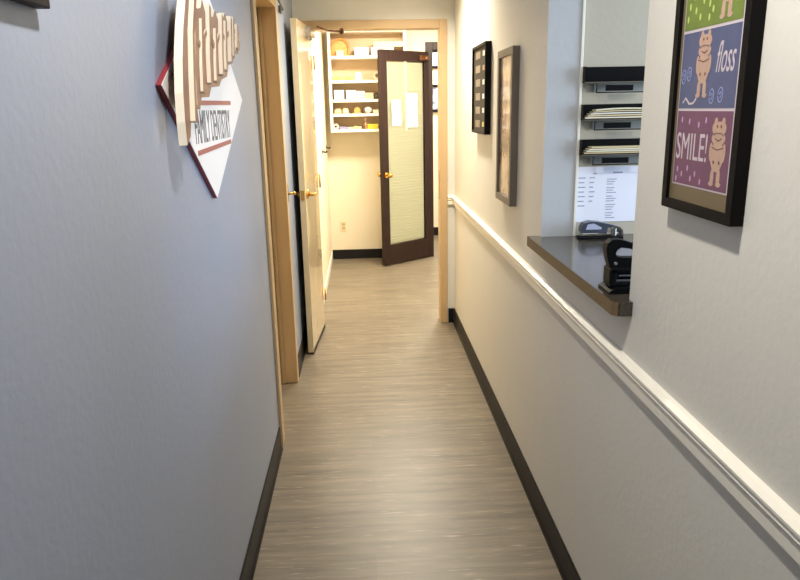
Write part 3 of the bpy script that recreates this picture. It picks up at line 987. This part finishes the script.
# frames on the hall wall past the dark door
for i, (z0, z1, lab) in enumerate(((1.96, 2.17, 'small black-framed bright picture, upper one seen past the dark glass door'), (1.47, 1.78, 'small black-framed picture, lower one seen past the dark glass door'))):
    e = empty('picture_frame', (1.0, 8.4, z0), lab, 'picture frame')
    x0, x1 = 0.80, 1.12
    t_ = .03
    MB().box(x0, x1, 8.375, 8.3995, z0, z0 + t_).box(x0, x1, 8.375, 8.3995, z1 - t_, z1).box(x0, x0 + .02, 8.375, 8.3995, z0 + t_, z1 - t_).box(x1 - t_, x1, 8.375, 8.3995, z0 + t_, z1 - t_).build('frame', M['black_frame'], e)
    MB().box(x0 + .02, x1 - t_, 8.388, 8.399, z0 + t_, z1 - t_).build('picture', M['paper'] if i == 0 else M['photo_cool'], e)

# ================================================================ shelf unit in the far room
SX0, SX1, SY0, SY1 = -0.306, 0.44, 6.93, YB - 0.0005
su = empty('wall_shelf_unit', (0.05, YB, 1.30), 'white open shelf unit with five shelves mounted on the back wall', 'shelf unit')
MB().box(SX0, SX0 + .024, SY0, SY1, 1.305, 2.25, bev=.001).build('side_panel', M['white_lam'], su)
MB().box(SX1 - .024, SX1, SY0, SY1, 1.305, 2.25, bev=.001).build('side_panel', M['white_lam'], su)
MB().box(SX0 + .024, SX1 - .024, SY1 - .008, SY1, 1.305, 2.25).build('shaded_back', M['shade_tan'], su)  # added panel, its tan stands for the shaded wall behind
shelf_top = [1.330, 1.478, 1.612, 1.790, 2.012, 2.250]
for z_ in shelf_top:
    MB().box(SX0 + .024, SX1 - .024, SY0, SY1 - .008, z_ - .024, z_, bev=.001).build('shelf', M['white_lam'], su)

IY = 6.995
BEFORE = set(COL.objects)


def item(name, loc, label, cat, group=None):
    return empty(name, loc, label, cat, group)


def col(n, c_, r=0.45):
    return mat(n, tuple(v * 0.86 for v in c_), r)


def box_thing(x0, x1, z, h_, c_, lab, grp=None, d=0.12, lid=True, name='storage_box'):
    e = item(name, ((x0 + x1) / 2, IY + d / 2 - .03, z), lab, 'box', grp)
    m_ = col('card_box', c_)
    MB().box(x0, x1, IY - .03, IY - .03 + d, z + .0005, z + h_ * (0.78 if lid else 1), bev=.002).build('box_body', m_, e)
    if lid:
        MB().box(x0 - .001, x1 + .001, IY - .032, IY - .028 + d, z + h_ * 0.78, z + h_, bev=.002).build('lid', col('box_lid', tuple(min(255, v + 8) for v in c_)), e)
    return e


def jar_thing(x, z, r, h_, c_, cl_, lab, grp=None, name='jar'):
    e = item(name, (x, IY, z), lab, 'jar', grp)
    MB().cyl((x, IY, z + .0005), (x, IY, z + h_ * .75), r).cyl((x, IY, z + h_ * .75), (x, IY, z + h_ * .8), r, r * .75).build('jar_body', col('jar_plastic', c_), e)
    MB().cyl((x, IY, z + h_ * .8), (x, IY, z + h_), r * .8).build('lid', col('jar_lid', cl_), e)
    return e


# top shelf
z = 2.012
e = item('wicker_basket', (-0.21, IY, z), 'tan arched wicker basket at the left end of the top shelf', 'basket')
bk = MB()
outer_ = [(-0.295, z + .0005)] + [(-0.212 + .083 * math.cos(math.radians(a)), z + .075 + .085 * math.sin(math.radians(a))) for a in range(180, -1, -15)] + [(-0.129, z + .0005)]
bk.prism(outer_, 1, IY + .02, IY + .10)
bk.build('basket_back', mat('wicker_tan', (206, 158, 96), 0.7, var=0.25, vscale=60, bump=0.5, bscale=90), e)
rim = MB()
rim.tube([(q[0], IY + .012, q[1]) for q in outer_], 0.012)
rim.build('rim', mat('wicker_rim', (190, 138, 80), 0.7, var=0.2, vscale=60), e)
MB().box(-0.248, -0.180, IY - .03, IY + .008, z + .0005, z + .055, bev=.006).build('liner', col('cream_cloth', (242, 226, 200), .8), e)
box_thing(-0.075, 0.062, z, 0.078, (186, 200, 232), 'pale blue box on the top shelf right of the basket')
box_thing(0.085, 0.30, z, 0.078, (240, 232, 214), 'white box on the top shelf just left of the dark door')
e = box_thing(0.11, 0.395, z + .0785, 0.05, (230, 208, 170), 'long cream carton lying on top of the white box on the top shelf', lid=False, name='carton')
# second shelf
z = 1.790
for k, (x, c_) in enumerate(((-0.285, (244, 214, 120)), (-0.250, (236, 204, 120)), (-0.213, (246, 222, 130)), (-0.160, (232, 206, 120)), (-0.125, (226, 220, 120)))):
    jar_thing(x, z, 0.015, 0.048 + 0.006 * (k % 2), c_, (250, 240, 200), 'tiny yellow jar in the row at the left of the second shelf', 'yellow jars on the second shelf')
e = jar_thing(-0.045, z, 0.036, 0.075, (206, 234, 240), (244, 246, 240), 'pale blue lidded canister in the middle of the second shelf', name='canister')
e = item('tape_roll', (0.135, IY, z + .042), 'round white tape roll standing on the second shelf beside the dark door', 'tape roll')
rr = MB()
for k in range(24):
    a0_, a1_ = 2 * math.pi * k / 24, 2 * math.pi * (k + 1) / 24
    va = [rr.bm.verts.new((0.135 + r_ * math.cos(a0_), yy, z + .042 + r_ * math.sin(a0_))) for r_, yy in ((.018, IY), (.041, IY), (.041, IY + .045), (.018, IY + .045))]
    vb = [rr.bm.verts.new((0.135 + r_ * math.cos(a1_), yy, z + .042 + r_ * math.sin(a1_))) for r_, yy in ((.018, IY), (.041, IY), (.041, IY + .045), (.018, IY + .045))]
    for j in range(4):
        rr.bm.faces.new((va[j], va[(j + 1) % 4], vb[(j + 1) % 4], vb[j]))
bmesh.ops.remove_doubles(rr.bm, verts=rr.bm.verts, dist=1e-5)
rr.build('tape', col('white_tape', (244, 226, 190)), e)
MB().cyl((0.135, IY + .005, z + .042), (0.135, IY + .04, z + .042), 0.0178).build('core', col('tape_core', (120, 90, 60)), e)
# third shelf
z = 1.612
box_thing(-0.285, -0.190, z, 0.090, (240, 240, 244), 'white box at the left end of the third shelf')
box_thing(-0.168, -0.075, z, 0.086, (243, 242, 238), 'white box second from the left on the third shelf')
box_thing(-0.070, 0.010, z, 0.078, (238, 236, 226), 'white box in the middle of the third shelf', lid=False)
box_thing(0.015, 0.095, z, 0.060, (236, 214, 170), 'low cream box right of centre on the third shelf')
jar_thing(0.122, z, 0.020, 0.062, (96, 84, 66), (70, 62, 54), 'dark jar at the right of the third shelf')
box_thing(0.148, 0.20, z, 0.085, (244, 240, 226), 'narrow white box at the right end of the third shelf')
# fourth shelf
z = 1.478
jar_thing(-0.255, z, 0.034, 0.050, (236, 214, 150), (244, 226, 170), 'squat cream jar at the left of the fourth shelf')
jar_thing(-0.180, z, 0.030, 0.055, (238, 222, 186), (226, 200, 160), 'squat cream jar second from the left on the fourth shelf')
e = item('tape_dispenser', (-0.065, IY, z), 'orange tape dispenser on the fourth shelf', 'tape dispenser')
MB().cyl((-0.065, IY - .01, z + .032), (-0.065, IY + .03, z + .032), 0.031).build('wheel', col('orange_plastic', (226, 166, 88)), e)
MB().box(-0.105, -0.030, IY - .014, IY + .034, z + .0005, z + .014, bev=.003).build('base', col('orange_base', (214, 150, 80)), e)
box_thing(-0.024, -0.006, z, 0.055, (84, 66, 52), 'slim dark box in the middle of the fourth shelf', lid=False)
e = item('cotton_pack', (0.04, IY, z), 'rounded white cotton pack on the fourth shelf', 'cotton pack')
MB().sph((0.04, IY + .01, z + .032), 0.040, (1.0, .8, .8)).build('pack', col('white_wrap', (246, 240, 240), .8), e)
MB().box(0.02, 0.06, IY - .024, IY - .018, z + .018, z + .040, bev=.002).build('pack_label', col('pink_label', (236, 196, 190)), e)
box_thing(0.085, 0.22, z, 0.036, (244, 234, 206), 'flat cream box at the right of the fourth shelf')
# fifth shelf
z = 1.330
e = item('paper_roll', (-0.288, IY, z), 'white roll with a dark core standing at the left of the lowest shelf', 'paper roll')
MB().cyl((-0.280, IY - .02, z + .030), (-0.280, IY + .07, z + .030), 0.0285).build('roll', col('roll_paper', (240, 226, 200)), e)
MB().cyl((-0.280, IY - .022, z + .030), (-0.280, IY - .019, z + .030), 0.011).build('core', M['black_plastic'], e)
box_thing(-0.245, -0.165, z, 0.026, (150, 146, 190), 'low lilac tray box on the lowest shelf', lid=False)
for k, (x0_, x1_, h_, c_) in enumerate(((-0.160, -0.115, .022, (238, 224, 180)), (-0.110, -0.070, .030, (240, 226, 150)), (-0.065, -0.030, .026, (226, 218, 180)))):
    box_thing(x0_, x1_, z, h_, c_, ['small beige box', 'small yellowish box', 'small grey-cream box'][k] + ' in the row at the middle of the lowest shelf', 'small boxes on the lowest shelf')
for k, x in enumerate((0.012, 0.150)):
    e = item('bottle', (x, IY, z), ['slim bottle with pale pink cap left of the yellow box on the lowest shelf', 'slim bottle with pale pink cap right of the yellow box on the lowest shelf'][k], 'bottle', 'pink capped bottles on the lowest shelf')
    MB().cyl((x, IY, z + .0005), (x, IY, z + .062), .012).cyl((x, IY, z + .062), (x, IY, z + .080), .012, .006).build('bottle_body', col('bottle_plastic', (206, 160, 130)), e)
    MB().cyl((x, IY, z + .080), (x, IY, z + .102), .010).build('cap', col('pale_pink_cap', (246, 214, 204)), e)
box_thing(0.030, 0.132, z, 0.048, (238, 216, 60), 'bright yellow box on the lowest shelf')
jar_thing(0.185, z, 0.018, 0.085, (130, 80, 46), (96, 60, 40), 'brown jar at the right end of the lowest shelf')

# slide the shelf contents a little to the right, clear of the left side panel
for o in list(COL.objects):
    if o not in BEFORE and o.parent is None:
        o.location.x += 0.022
